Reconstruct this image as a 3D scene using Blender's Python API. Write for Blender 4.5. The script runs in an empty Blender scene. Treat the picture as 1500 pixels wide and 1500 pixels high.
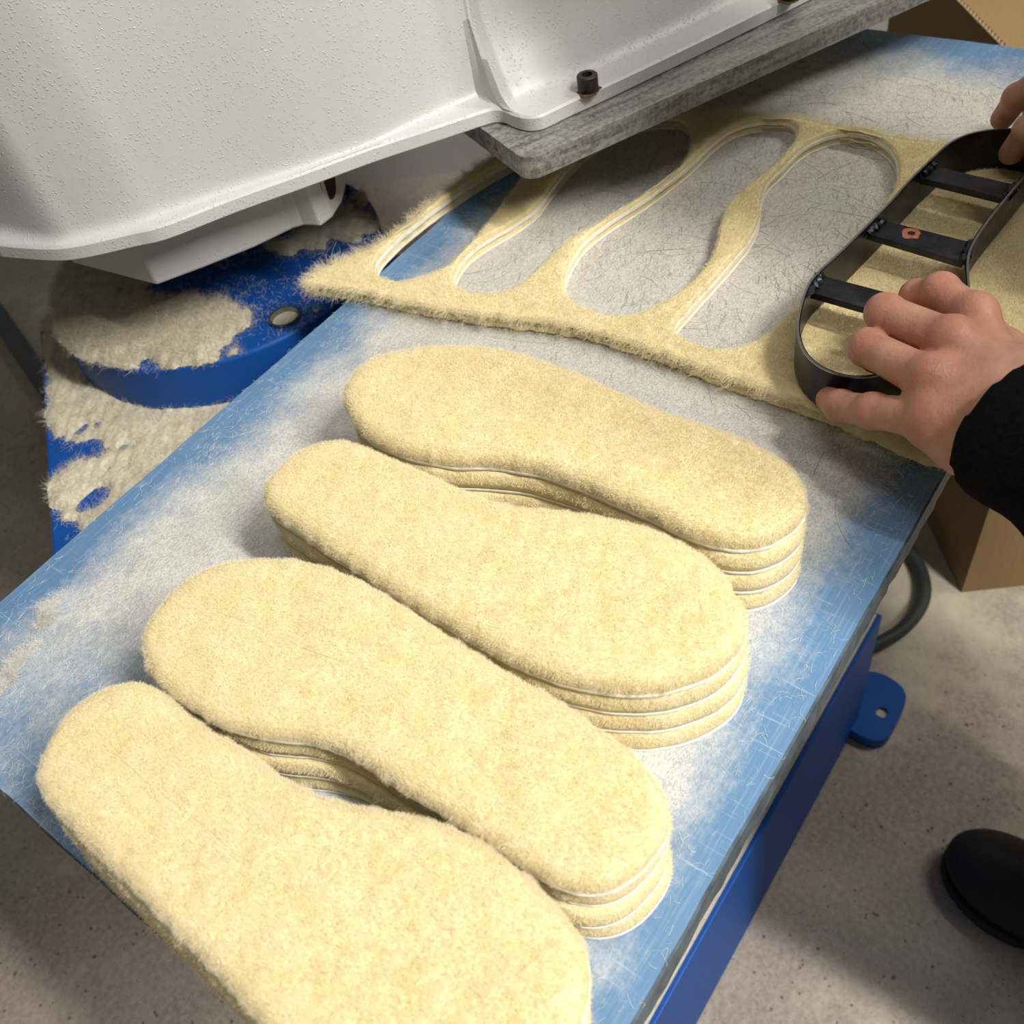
import bpy, bmesh, math, random
import numpy as np
from mathutils import Vector, Matrix
from mathutils.geometry import delaunay_2d_cdt

random.seed(7)
RNG = np.random.default_rng(7)
SC = bpy.context.scene
COL = SC.collection
TZ = 0.78                      # height of the cutting board's top above the floor

# ------------------------------------------------------------------ camera
F = 1412.0
def _n(v): return v / np.linalg.norm(v)
_d1 = _n(np.array([1760., -2040., F]))
_d2 = np.array([-2380., -1070., F]); _d2 = _n(_d2 - _d1 * (_d1 @ _d2))
RW = np.stack([_d1, _d2, np.cross(_d1, _d2)])      # board axes: X along the board, Y across it, Z up
CAM = np.array([0., 0., TZ + 0.42])
cd = bpy.data.cameras.new('camera'); cam = bpy.data.objects.new('camera', cd); COL.objects.link(cam)
rt, dn, fw = RW[:, 0], RW[:, 1], RW[:, 2]
M = Matrix(((rt[0], -dn[0], -fw[0], CAM[0]), (rt[1], -dn[1], -fw[1], CAM[1]), (rt[2], -dn[2], -fw[2], CAM[2]), (0, 0, 0, 1)))
cam.matrix_world = M
cd.sensor_width = 36; cd.lens = 36 * F / 1500; cd.clip_start = 0.02
cd.dof.use_dof = True; cd.dof.focus_distance = 0.54; cd.dof.aperture_fstop = 13
SC.camera = cam

# ------------------------------------------------------------------ light and exposure
SC.view_settings.view_transform = 'Standard'; SC.view_settings.look = 'None'
SC.view_settings.exposure = 0.0; SC.view_settings.gamma = 1.0; SC.view_settings.use_curve_mapping = False
wd = bpy.data.worlds.new('world'); SC.world = wd; wd.use_nodes = True
wd.node_tree.nodes['Background'].inputs[0].default_value = (1.0, 0.93, 0.84, 1)
wd.node_tree.nodes['Background'].inputs[1].default_value = 0.11
def area(name, loc, sx, sy, power, col=(1, .97, .925), rot=(0, 0, 0)):
    l = bpy.data.lights.new(name, 'AREA'); l.shape = 'RECTANGLE'; l.size = sx; l.size_y = sy; l.energy = power; l.color = col
    o = bpy.data.objects.new(name, l); COL.objects.link(o); o.location = loc; o.rotation_euler = rot
    return o
area('tube_light_near', (0.33, -1.45, TZ + 1.75), 0.10, 1.3, 106)
area('tube_light_overhead', (0.05, -0.15, TZ + 1.75), 0.10, 1.2, 7)
area('tube_light_far', (1.6, -0.85, TZ + 1.75), 0.10, 1.0, 21)

# ------------------------------------------------------------------ helpers
def ray(px, py): return RW @ np.array([px - 750., py - 750., F])
def g(px, py, h=0.):
    """point of the level h above the board seen at photograph pixel px, py"""
    r = ray(px, py); t = (TZ + h - CAM[2]) / r[2]
    return CAM + r * t
def gy(px, py, Y):
    r = ray(px, py); return CAM + r * ((Y - CAM[1]) / r[1])
def G(pts, h=0.): return np.array([g(x, y, h) for x, y in pts])

def tag(o, label=None, cat=None, group=None, kind=None):
    if label: o['label'] = label
    if cat: o['category'] = cat
    if group: o['group'] = group
    if kind: o['kind'] = kind
    return o
def empty(name, loc):
    o = bpy.data.objects.new(name, None); o.empty_display_size = .03; o.location = loc; COL.objects.link(o); return o
ORG = {}
def world_origin(o):
    p = np.array(o.location, float)
    while o.parent: o = o.parent; p = p + np.array(o.location, float)
    return p
def put(name, V, Fs, mat, parent=None, origin=None, smooth=True, sharp=40, weld=0):
    """one mesh object from world-space vertices"""
    V = np.asarray(V, float)
    if origin is None:
        origin = world_origin(parent) if parent else np.array([V[:, 0].mean(), V[:, 1].mean(), V[:, 2].min()])
    origin = np.asarray(origin, float)
    me = bpy.data.meshes.new(name)
    me.from_pydata((V - origin).tolist(), [], [tuple(int(i) for i in f) for f in Fs])
    me.materials.append(mat)
    me.update()
    bm = bmesh.new(); bm.from_mesh(me)
    if weld: bmesh.ops.remove_doubles(bm, verts=bm.verts, dist=weld)
    bmesh.ops.recalc_face_normals(bm, faces=bm.faces); bm.to_mesh(me); bm.free()
    if smooth:
        me.polygons.foreach_set('use_smooth', [True] * len(me.polygons))
        if sharp: me.set_sharp_from_angle(angle=math.radians(sharp))
    o = bpy.data.objects.new(name, me); COL.objects.link(o)
    if parent:
        o.parent = parent; o.location = origin - world_origin(parent)
    else: o.location = origin
    return o
def bevel(o, w, seg=2, ang=35):
    m = o.modifiers.new('bevel', 'BEVEL'); m.width = w; m.segments = seg; m.limit_method = 'ANGLE'; m.angle_limit = math.radians(ang)
    return o
def boxvf(lo, hi):
    x0, y0, z0 = lo; x1, y1, z1 = hi
    V = [(x0,y0,z0),(x1,y0,z0),(x1,y1,z0),(x0,y1,z0),(x0,y0,z1),(x1,y0,z1),(x1,y1,z1),(x0,y1,z1)]
    return V, [(0,3,2,1),(4,5,6,7),(0,1,5,4),(1,2,6,5),(2,3,7,6),(3,0,4,7)]
def resample(P, n, closed=True, smooth=0.):
    """even points along a Catmull-Rom curve through P"""
    P = np.asarray(P, float); m = len(P); out = []
    rng = range(m) if closed else range(m - 1)
    for i in rng:
        if closed: a, b, c, d = P[i-1], P[i], P[(i+1) % m], P[(i+2) % m]
        else: a, b, c, d = P[max(i-1, 0)], P[i], P[i+1], P[min(i+2, m-1)]
        for t in np.linspace(0, 1, 12, endpoint=False):
            out.append(.5 * (2*b + (c-a)*t + (2*a-5*b+4*c-d)*t*t + (3*b-a-3*c+d)*t**3))
    if not closed: out.append(P[-1])
    Q = np.array(out)
    E = np.vstack([Q, Q[:1]]) if closed else Q
    s = np.r_[0, np.cumsum(np.linalg.norm(np.diff(E, axis=0), axis=1))]
    u = np.linspace(0, s[-1], n, endpoint=not closed)
    R = np.stack([np.interp(u, s, E[:, k]) for k in range(P.shape[1])], 1)
    if smooth and closed:
        w = int(max(1, round(smooth))); k = np.exp(-.5 * (np.arange(-3*w, 3*w+1) / w) ** 2); k /= k.sum()
        R = sum(kk * np.roll(R, j, axis=0) for kk, j in zip(k, range(-3*w, 3*w+1)))
    return R
def ccw(P):
    x, y = P[:, 0], P[:, 1]
    return P if (x * np.roll(y, -1) - y * np.roll(x, -1)).sum() > 0 else P[::-1].copy()
def normals2(P):
    t = np.roll(P, -1, 0)[:, :2] - np.roll(P, 1, 0)[:, :2]
    t /= np.linalg.norm(t, axis=1)[:, None] + 1e-12
    return np.stack([t[:, 1], -t[:, 0]], 1)          # outward for ccw
def inside(poly, Q):
    x, y = Q[:, 0], Q[:, 1]; r = np.zeros(len(Q), bool)
    x0, y0 = poly[:, 0], poly[:, 1]; x1, y1 = np.roll(x0, -1), np.roll(y0, -1)
    for a, b, c, d in zip(x0, y0, x1, y1):
        if b == d: continue
        m = ((b > y) != (d > y)) & (x < (c - a) * (y - b) / (d - b) + a); r ^= m
    return r
def cdt(loops, extra=()):
    """triangles of the area inside loops[0] and outside the others"""
    pts, edges = [], []
    for L in loops:
        k = len(pts); m = len(L); pts += [tuple(p[:2]) for p in L]; edges += [(k + i, k + (i + 1) % m) for i in range(m)]
    pts += [tuple(p[:2]) for p in extra]
    v, e, f, ov, oe, of = delaunay_2d_cdt([Vector(p) for p in pts], edges, [], 0, 1e-7)
    v = np.array([tuple(a) for a in v]); f = np.array(f)
    c = v[f].mean(1); ok = inside(np.asarray(loops[0])[:, :2], c)
    for L in loops[1:]: ok &= ~inside(np.asarray(L)[:, :2], c)
    idx = [o[0] if len(o) else -1 for o in ov]
    return v, f[ok], idx
def prism(loops, z0, z1):
    v, f, idx = cdt(loops); n = len(v)
    V = np.vstack([np.c_[v, np.full(n, z0)], np.c_[v, np.full(n, z1)]])
    Fs = [tuple(t[::-1]) for t in f] + [tuple(t + n) for t in f]
    inv = {o: i for i, o in enumerate(idx) if o >= 0}
    k = 0
    for L in loops:
        m = len(L)
        for i in range(m):
            a, b = inv[k + i], inv[k + (i + 1) % m]; Fs.append((a, b, b + n, a + n))
        k += m
    return V, Fs
def circle(c, r, n=48, a0=0.):
    a = np.linspace(0, 2 * np.pi, n, endpoint=False) + a0
    return np.stack([c[0] + r * np.cos(a), c[1] + r * np.sin(a)], 1)
def tube(P, r, n=10, close=True):
    P = np.asarray(P, float); m = len(P); r = np.broadcast_to(r, m)
    T = np.gradient(P, axis=0); T /= np.linalg.norm(T, axis=1)[:, None]
    up = np.array([0, 0, 1.]) if abs(T[0, 2]) < .9 else np.array([1., 0, 0]); V = []; Fs = []
    for i in range(m):
        a = np.cross(T[i], up); a /= np.linalg.norm(a); b = np.cross(a, T[i])
        for k in range(n):
            q = 2 * np.pi * k / n; V.append(P[i] + r[i] * (a * math.cos(q) + b * math.sin(q)))
    for i in range(m - 1):
        for k in range(n): Fs.append((i*n+k, i*n+(k+1) % n, (i+1)*n+(k+1) % n, (i+1)*n+k))
    if close: Fs += [tuple(range(n))[::-1], tuple(range((m-1)*n, m*n))]
    return np.array(V), Fs
def snoise(P, scale, seed, octaves=3):
    """smooth pseudo noise, about -1..1"""
    r = np.random.default_rng(seed); P = np.asarray(P)[:, :2]; out = np.zeros(len(P)); a = 1.; tot = 0
    for o in range(octaves):
        s = 0
        for k in range(6):
            w = r.normal(size=2); w *= (2 * np.pi / scale) * (2 ** o) * r.uniform(.6, 1.2) / (np.linalg.norm(w) + 1e-9)
            s = s + np.sin(P @ w + r.uniform(0, 6.3))
        out += a * s / 2.6; tot += a; a *= .55
    return out / tot
def curves(name, pts, radius, mat, parent=None, taper=.35):
    """pts: (N, k, 3) world points -> one hair-curves object"""
    N, k, _ = pts.shape
    org = world_origin(parent) if parent else pts[:, 0].mean(0)
    c = bpy.data.hair_curves.new(name); c.add_curves([k] * N)
    c.attributes['position'].data.foreach_set('vector', (pts - org).astype(np.float32).ravel())
    ra = c.attributes.get('radius') or c.attributes.new('radius', 'FLOAT', 'POINT')
    prof = np.linspace(1, taper, k)
    ra.data.foreach_set('value', (np.broadcast_to(radius, N)[:, None] * prof[None]).astype(np.float32).ravel())
    c.materials.append(mat)
    o = bpy.data.objects.new(name, c); COL.objects.link(o)
    if parent: o.parent = parent
    else: o.location = org
    o['kind'] = 'stuff'
    return o
def scatter(V, Fs, n, seed, up_min=-1.):
    """n roots and normals spread evenly by area over triangles / quads"""
    r = np.random.default_rng(seed); T = []
    for f in Fs:
        for i in range(1, len(f) - 1): T.append((f[0], f[i], f[i+1]))
    T = np.array(T); V = np.asarray(V, float); a, b, c = V[T[:, 0]], V[T[:, 1]], V[T[:, 2]]
    nn = np.cross(b - a, c - a); ar = np.linalg.norm(nn, axis=1); nn = nn / (ar[:, None] + 1e-15)
    w = ar * (nn[:, 2] > up_min); i = r.choice(len(T), n, p=w / w.sum())
    u, v = r.random(n), r.random(n); m = u + v > 1; u[m], v[m] = 1 - u[m], 1 - v[m]
    return a[i] + u[:, None] * (b - a)[i] + v[:, None] * (c - a)[i], nn[i]
def fuzz(name, roots, nrm, length, radius, mat, parent, seed, lean=.7, curl=.35, k=4, bias=(0, 0, 0)):
    r = np.random.default_rng(seed); N = len(roots)
    L = length * r.uniform(.55, 1.2, N)
    d = np.stack([snoise(roots, .012, seed + 1, 2), snoise(roots, .012, seed + 2, 2), np.zeros(N)], 1) * lean
    d += r.normal(size=(N, 3)) * .45 * lean + np.array(bias)
    t = np.linspace(0, 1, k); pts = np.zeros((N, k, 3)); w = r.normal(size=(N, 3)) * curl
    for j in range(k):
        pts[:, j] = roots + L[:, None] * (nrm * (t[j] - .3 * t[j] ** 2) + d * t[j] ** 1.4 + w * math.sin(3.1 * t[j]) * .6)
    pts[:, 0] -= nrm * .0006
    return curves(name, pts, radius * r.uniform(.7, 1.3, N), mat, parent)

# ------------------------------------------------------------------ materials
class NT:
    def __init__(s, name):
        s.m = bpy.data.materials.new(name); s.m.use_nodes = True; s.t = s.m.node_tree
        s.b = s.t.nodes['Principled BSDF']; s.co = None
    def add(s, typ, **kw):
        n = s.t.nodes.new(typ)
        for k, v in kw.items():
            if k.startswith('i_'):
                key = k[2:]; key = int(key) if key.isdigit() else key.replace('_', ' ')
                n.inputs[key].default_value = v
            else: setattr(n, k, v)
        return n
    def link(s, a, b): s.t.links.new(a, b)
    def coord(s, scale=(1, 1, 1), rot=(0, 0, 0), kind='Object'):
        tc = s.add('ShaderNodeTexCoord'); mp = s.add('ShaderNodeMapping')
        mp.inputs['Scale'].default_value = scale; mp.inputs['Rotation'].default_value = rot
        s.link(tc.outputs[kind], mp.inputs[0]); return mp.outputs[0]
    def coord2(s, scale, angle):
        co = s.coord((1, 1, 1), (0, 0, angle)); mp = s.add('ShaderNodeMapping'); mp.inputs['Scale'].default_value = scale
        s.link(co, mp.inputs[0]); return mp.outputs[0]
    def noise(s, co, scale, detail=4, rough=.55, dist=0.):
        n = s.add('ShaderNodeTexNoise'); n.inputs['Scale'].default_value = scale; n.inputs['Detail'].default_value = detail
        n.inputs['Roughness'].default_value = rough; n.inputs['Distortion'].default_value = dist
        s.link(co, n.inputs['Vector']); return n.outputs['Fac']
    def voro(s, co, scale, feature='F1', rnd=1.):
        n = s.add('ShaderNodeTexVoronoi'); n.feature = feature; n.inputs['Scale'].default_value = scale
        n.inputs['Randomness'].default_value = rnd; s.link(co, n.inputs['Vector']); return n.outputs['Distance']
    def ramp(s, fac, *stops):
        n = s.add('ShaderNodeValToRGB'); e = n.color_ramp.elements
        while len(e) < len(stops): e.new(.5)
        for q, (p, c) in zip(e, stops):
            q.position = p; q.color = (*c, 1) if hasattr(c, '__len__') else (c, c, c, 1)
        s.link(fac, n.inputs[0]); return n.outputs[0]
    def mix(s, fac, a, b, mode='MIX'):
        n = s.add('ShaderNodeMix', data_type='RGBA', blend_type=mode)
        for k, v in ((0, fac), (6, a), (7, b)):
            sock = n.inputs[k]
            if isinstance(v, (int, float)): sock.default_value = v if k == 0 else (v, v, v, 1)
            elif isinstance(v, tuple): sock.default_value = (*v, 1)
            else: s.link(v, sock)
        return n.outputs[2]
    def math(s, op, a, b=0., clamp=False):
        n = s.add('ShaderNodeMath', operation=op); n.use_clamp = clamp
        for sock, v in ((n.inputs[0], a), (n.inputs[1], b)):
            if isinstance(v, (int, float)): sock.default_value = v
            else: s.link(v, sock)
        return n.outputs[0]
    def col(s, v):
        if isinstance(v, tuple): s.b.inputs['Base Color'].default_value = (*v, 1)
        else: s.link(v, s.b.inputs['Base Color'])
        return s
    def set(s, **kw):
        for k, v in kw.items():
            k = k.replace('_', ' ')
            if isinstance(v, (int, float, tuple)): s.b.inputs[k].default_value = v
            else: s.link(v, s.b.inputs[k])
        return s
    def bump(s, h, strength=.5, dist=.001, prev=None, inv=False):
        n = s.add('ShaderNodeBump'); n.inputs['Strength'].default_value = strength; n.invert = inv; n.inputs['Distance'].default_value = dist
        s.link(h, n.inputs['Height'])
        if prev is not None: s.link(prev, n.inputs['Normal'])
        s.link(n.outputs[0], s.b.inputs['Normal']); return n.outputs[0]
def plain(name, c, rough=.6, metal=0., noise=.12, scale=60, bump=0.):
    n = NT(name); co = n.coord(); f = n.noise(co, scale)
    n.col(n.ramp(f, (.3, tuple(max(0, x * (1 - noise)) for x in c)), (.7, tuple(min(1, x * (1 + noise)) for x in c))))
    n.set(Roughness=rough, Metallic=metal)
    if bump: n.bump(f, bump, .001)
    return n.m

def mat_fleece(name, dark, mid, light):
    n = NT(name); co = n.coord()
    f = n.noise(co, 75, 4, .6); f2 = n.noise(co, 420, 3, .6)
    c = n.ramp(f, (.3, dark), (.5, mid), (.72, light))
    c2 = n.mix(.35, c, n.ramp(f2, (.35, dark), (.65, light)), 'MIX')
    n.col(c2); n.set(Roughness=.9); n.b.inputs['Specular IOR Level'].default_value = .1
    n.b.inputs['Sheen Weight'].default_value = .15
    n.bump(n.math('ADD', f, f2), .6, .0012)
    return n.m
M_FLEECE = mat_fleece('cream_fleece', (.70, .57, .28), (.81, .69, .38), (.89, .79, .51))
def mat_fibre(name, a, b, c):
    n = NT(name); hi = n.add('ShaderNodeHairInfo')
    n.col(n.ramp(hi.outputs['Random'], (0., a), (.5, b), (1., c))); n.set(Roughness=.75)
    n.b.inputs['Specular IOR Level'].default_value = .25
    return n.m
M_WOOL = mat_fibre('wool_fibre', (.77, .66, .39), (.86, .76, .49), (.93, .86, .65))
M_LINT = mat_fibre('lint_fibre', (.62, .60, .54), (.78, .76, .70), (.92, .91, .88))
M_DUSTF = mat_fibre('dust_fibre', (.57, .51, .37), (.69, .63, .48), (.79, .75, .61))
M_CUT = mat_fibre('cut_mark', (.10, .09, .07), (.20, .18, .14), (.34, .31, .25))
M_LEATHER = plain('white_leather', (.88, .85, .78), .7, noise=.06, scale=300, bump=.2)
M_STEEL = None
def mat_board():
    n = NT('worn_blue_plastic'); tc = n.add('ShaderNodeTexCoord'); sep = n.add('ShaderNodeSeparateXYZ'); n.link(tc.outputs['Object'], sep.inputs[0])
    co = n.coord()
    x, y = sep.outputs['X'], sep.outputs['Y']
    W = .4342; L = .9105
    big = n.noise(co, 9, 5, .6); mid = n.noise(co, 34, 5, .65); fine = n.noise(co, 260, 4, .7)
    # worn, lint-filled surface away from the rim of the board
    ed = n.math('MINIMUM', n.math('SUBTRACT', W, y), n.math('MULTIPLY', y, 1.15))
    ed = n.math('MINIMUM', ed, n.math('MULTIPLY', n.math('SUBTRACT', L, x), .8))
    ed = n.math('MINIMUM', ed, n.math('ADD', n.math('MULTIPLY', x, .33), .02))
    m = n.math('MULTIPLY_ADD', ed, 22.); n.t.nodes[-1].inputs[2].default_value = -.34
    m = n.math('ADD', m, n.math('MULTIPLY', n.math('SUBTRACT', big, .5), 1.0))
    m = n.math('ADD', m, n.math('MULTIPLY', n.math('SUBTRACT', mid, .5), 1.1))
    m = n.math('ADD', m, n.math('MULTIPLY', n.math('SUBTRACT', fine, .5), .8), True)
    scr = n.noise(n.coord((6, 190, 1)), 4, 3, .7)                      # fine scratches along the board
    scx = n.noise(n.coord((150, 5, 1)), 4, 2, .7)
    blue = n.mix(n.ramp(scr, (.5, 0.), (.72, .45)), (.112, .228, .39), (.31, .42, .55))
    blue = n.mix(n.ramp(scx, (.62, 0.), (.75, .4)), blue, (.5, .62, .76))
    pale = n.mix(n.ramp(mid, (.3, 0.), (.7, 1.)), (.50, .485, .435), (.66, .65, .60))
    # knife-worn grey zone under the press head
    wz = n.math('MULTIPLY_ADD', x, 5.); n.t.nodes[-1].inputs[2].default_value = -1.7
    wz = n.math('MINIMUM', n.math('ADD', wz, 0, True), 1.)
    scd = n.noise(n.coord2((30, 260, 1), .30), 3.2, 3, .75)
    worn = n.mix(n.ramp(scd, (.45, 0.), (.7, .55)), (.62, .59, .50), (.30, .27, .215))
    pale = n.mix(n.math('MULTIPLY', wz, .8), pale, worn)
    grain = n.noise(n.coord((1, 1.6, 1)), 620, 3, .7)
    pale = n.mix(n.ramp(grain, (.38, .45), (.50, 0.)), pale, (.20, .20, .19))
    pale = n.mix(n.ramp(grain, (.52, 0.), (.68, .6)), pale, (.74, .73, .69))
    c = n.mix(m, blue, pale)
    n.col(c); n.set(Roughness=n.ramp(m, (0., .38), (1., .62)))
    n.bump(n.math('ADD', n.math('MULTIPLY', scr, .5), fine), .35, .0006)
    return n.m
M_BOARD = mat_board()
M_BOARD_EDGE = plain('cut_plastic_edge', (.07, .095, .115), .5, noise=.45, scale=90, bump=.5)
def mat_cast():
    n = NT('cream_white_enamel'); co = n.coord()
    wv = n.add('ShaderNodeTexNoise', i_Scale=170., i_Detail=2.); n.link(co, wv.inputs['Vector'])
    wm = n.add('ShaderNodeMix', data_type='VECTOR'); wm.inputs[0].default_value = .006; n.link(co, wm.inputs[4]); n.link(wv.outputs['Color'], wm.inputs[5])
    v = n.voro(wm.outputs[1], 400.)
    blob = n.ramp(v, (.10, 1.), (.30, 0.))
    gate = n.ramp(n.noise(co, 60, 2), (.34, 0.), (.50, 1.))
    h = n.math('MULTIPLY', blob, gate)
    st = n.noise(co, 14, 6, .7)
    c = n.mix(n.ramp(st, (.55, 0.), (.85, .35)), (.55, .54, .525), (.46, .43, .37))
    c = n.mix(n.ramp(n.noise(co, 40, 6, .75), (.70, 0.), (.80, .6)), c, (.36, .25, .13))
    n.col(c); n.set(Roughness=.38)
    b = n.bump(n.noise(co, 190, 3), .25, .0008); n.bump(h, .5, .0008, b)
    return n.m
M_CAST = mat_cast()
def mat_plate():
    n = NT('scuffed_aluminium'); co = n.coord()
    f = n.noise(n.coord2((16, 130, 130), .424), 1., 6, .75, .6); f2 = n.noise(co, 260, 5, .75)
    k = n.ramp(n.math('MULTIPLY', n.math('ADD', f, f2), .5), (.42, 0.), (.56, 1.))
    n.col(n.mix(k, (.16, .16, .155), (.40, .39, .36)))
    n.set(Metallic=.55, Roughness=n.ramp(k, (0., .38), (1., .6))); n.bump(f2, .3, .0005)
    return n.m
M_PLATE = mat_plate()
def mat_blue(name, c):
    n = NT(name); co = n.coord(); f = n.noise(co, 30, 6, .7)
    n.col(n.mix(n.ramp(f, (.70, 0.), (.85, .2)), c, (.42, .40, .34))); n.set(Roughness=.5); n.b.inputs['Specular IOR Level'].default_value = .25
    n.bump(n.noise(co, 220, 3), .15, .0006); return n.m
M_BLUE = mat_blue('blue_machine_enamel', (.006, .075, .33))
M_DUST = mat_fleece('beige_wool_dust', (.50, .45, .32), (.62, .57, .43), (.73, .69, .56))
M_TUFT = mat_fleece('grey_white_lint', (.46, .45, .41), (.58, .57, .53), (.70, .69, .66))
M_BLACK = plain('black_fabric', (.005, .005, .006), .95, noise=.4, scale=400, bump=.3)
M_BLACK.node_tree.nodes['Principled BSDF'].inputs['Specular IOR Level'].default_value = .08
M_SHOE = plain('black_shoe_leather', (.006, .006, .007), .8, noise=.3, scale=80, bump=.2)
M_SOLE = plain('black_rubber', (.012, .012, .012), .8)
M_DARK = plain('near_black', (.01, .01, .012), .7)  # near black; on the hub it paints the shade inside an opening
M_BOLT = plain('rusty_black_bolt', (.035, .024, .018), .5, .3, noise=.5, scale=300, bump=.3)
M_RUST = plain('rust_stain', (.10, .055, .028), .8, noise=.5, scale=200)
M_CABLE = plain('grey_black_rubber', (.03, .035, .035), .6)
M_PIPE = plain('dark_grey_steel', (.075, .085, .095), .5, .2)
M_COPPER = plain('copper_mark', (.36, .13, .06), .6, .2, noise=.4, scale=400)
M_HAIR = plain('brown_hair', (.05, .03, .02), .7, noise=.4, scale=200)
def mat_die():
    n = NT('blued_steel'); co = n.coord()
    f = n.noise(co, 60, 6, .7)
    n.col(n.ramp(f, (.3, (.012, .013, .016)), (.55, (.035, .035, .042)), (.75, (.085, .075, .07))))
    n.set(Metallic=.7, Roughness=n.ramp(f, (.3, .28), (.7, .5))); n.bump(n.noise(co, 300, 3), .15, .0004); return n.m
M_DIE = mat_die()
M_EDGE = plain('ground_steel_edge', (.30, .31, .33), .3, .9, noise=.2, scale=200)
def mat_card():
    n = NT('brown_cardboard'); co = n.coord()
    f = n.noise(n.coord((300, 300, 12)), 1, 3); f2 = n.noise(co, 8, 4)
    n.col(n.mix(n.math('MULTIPLY', f2, .5), n.ramp(f, (.3, (.25, .16, .060)), (.7, (.31, .20, .085))), (.22, .135, .05)))
    n.set(Roughness=.85); n.bump(f, .1, .0005); return n.m
M_CARD = mat_card()
M_FLUTE = plain('cardboard_flute', (.50, .38, .22), .9)
def mat_floor():
    n = NT('speckled_concrete'); co = n.coord()
    base = n.mix(n.ramp(n.noise(co, 3.5, 6, .65), (.35, 0.), (.65, 1.)), (.24, .195, .145), (.36, .31, .25))
    base = n.mix(n.ramp(n.noise(co, 130, 4, .7), (.35, 0.), (.7, .6)), base, (.52, .47, .41))
    v = n.voro(co, 95); sz = n.noise(co, 55, 2)
    sp = n.math('LESS_THAN', v, n.ramp(sz, (.42, 0.), (.75, .32)))
    base = n.mix(n.math('MULTIPLY', sp, .85), base, (.09, .07, .055))
    v2 = n.voro(n.coord((1, 1, 1), (0, 0, .7)), 210)
    base = n.mix(n.math('MULTIPLY', n.math('LESS_THAN', v2, .16), .7), base, (.16, .13, .10))
    # creamy wool dust drifted over the floor
    d = n.ramp(n.noise(co, 5, 7, .7), (.55, 0.), (.68, .6))
    tc = n.add('ShaderNodeTexCoord'); ds = n.add('ShaderNodeVectorMath', operation='DISTANCE'); ds.inputs[1].default_value = (.90, .24, 0)
    n.link(tc.outputs['Object'], ds.inputs[0])
    near = n.math('SUBTRACT', n.math('MULTIPLY', n.noise(co, 14, 6, .7), 1.5), n.math('MULTIPLY', ds.outputs['Value'], 2.6), True)
    d = n.math('MAXIMUM', d, n.math('MULTIPLY', near, 1.6, True))
    base = n.mix(d, base, (.58, .53, .39))
    n.col(base); n.set(Roughness=.8); n.bump(n.noise(co, 160, 4), .4, .002); return n.m
M_FLOOR = mat_floor()
M_WALL = plain('grey_painted_wall', (.33, .32, .30), .8, noise=.08, scale=4)
def mat_skin():
    n = NT('skin'); co = n.coord(); at = n.add('ShaderNodeAttribute'); at.attribute_name = 'flush'
    f = n.noise(co, 70, 5, .6)
    c = n.ramp(f, (.3, (.42, .205, .13)), (.7, (.56, .30, .205)))
    c = n.mix(n.math('MULTIPLY', at.outputs['Fac'], .75), c, (.40, .10, .065))
    n.col(c); n.set(Roughness=.48); n.b.inputs['Subsurface Weight'].default_value = .15
    n.b.inputs['Subsurface Radius'].default_value = (.006, .0025, .0015); n.b.inputs['Subsurface Scale'].default_value = 1.
    b = n.bump(n.voro(co, 700), .18, .0005); n.bump(n.math('ADD', n.noise(co, 260, 4, .65), n.math('MULTIPLY', n.noise(co, 75, 3, .6, .6), 1.6)), .45, .0010, b)
    return n.m
M_SKIN = mat_skin()

# ------------------------------------------------------------------ room
def slab(name, lo, hi, mat):
    V, Fs = boxvf(lo, hi); return put(name, V, Fs, mat, smooth=False, origin=(0, 0, 0))
o = slab('floor', (-2.5, -2.6, -.06), (3.4, 3.4, 0), M_FLOOR); tag(o, 'bare speckled concrete workshop floor dusted with wool', kind='structure')
a, b = g(525, 272, -TZ), g(677, 250, -TZ); dr = _n(b - a); pr = np.array([-dr[1], dr[0], 0])
if pr @ (a - CAM) < 0: pr = -pr
q = [a - dr * 1.6, a + dr * 1.9, a + dr * 1.9 + pr * .1, a - dr * 1.6 + pr * .1]
V, Fs = prism([ccw(np.array(q)[:, :2])], 0, 2.6)
o = put('wall_back', V, Fs, M_WALL, smooth=False, origin=(0, 0, 0)); tag(o, 'plain grey painted wall behind the press', kind='structure')

# ------------------------------------------------------------------ cutting board
BX0, BX1, BY0, BY1, BT = -.0185, .892, .0693, .5035, .0215
board = empty('cutting_board', (BX0, BY0, TZ - BT))
tag(board, 'large worn blue plastic cutting board dusted with white wool fibres', 'cutting board')
def board_mesh():
    nx, ny = 150, 4; r = np.random.default_rng(3)
    V, Fs = boxvf((BX0, BY0, TZ - BT), (BX1, BY1, TZ))
    # outline with many points so that the sawn edge can wobble
    xs = np.linspace(BX0, BX1, nx); ys = np.linspace(BY0, BY1, 60)
    loop = np.array([(x, BY0) for x in xs[:-1]] + [(BX1, y) for y in ys[:-1]] + [(x, BY1) for x in xs[::-1][:-1]] + [(BX0, y) for y in ys[::-1][:-1]])
    nn = normals2(loop); m = len(loop)
    w0 = .0004 * snoise(loop, .05, 5); w1 = .0006 * snoise(loop, .05, 6) + r.normal(size=m) * .00025
    rows = [(w0 - .0012, 0.), (w0, -.0012), (w0 + w1 * .4, -BT * .5), (w1, -BT + .001), (w1 - .002, -BT)]
    V = []; Fs = []
    for off, z in rows: V += [(*(p + n_ * d), TZ + z) for p, n_, d in zip(loop, nn, np.broadcast_to(off, m))]
    for k in range(len(rows) - 1):
        for i in range(m): Fs.append((k*m+i, k*m+(i+1) % m, (k+1)*m+(i+1) % m, (k+1)*m+i))
    return np.array(V), Fs, m
V, Fs, m = board_mesh()
top = put('board_top', V[:m], [tuple(range(m))], M_BOARD, board, smooth=False)
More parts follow.
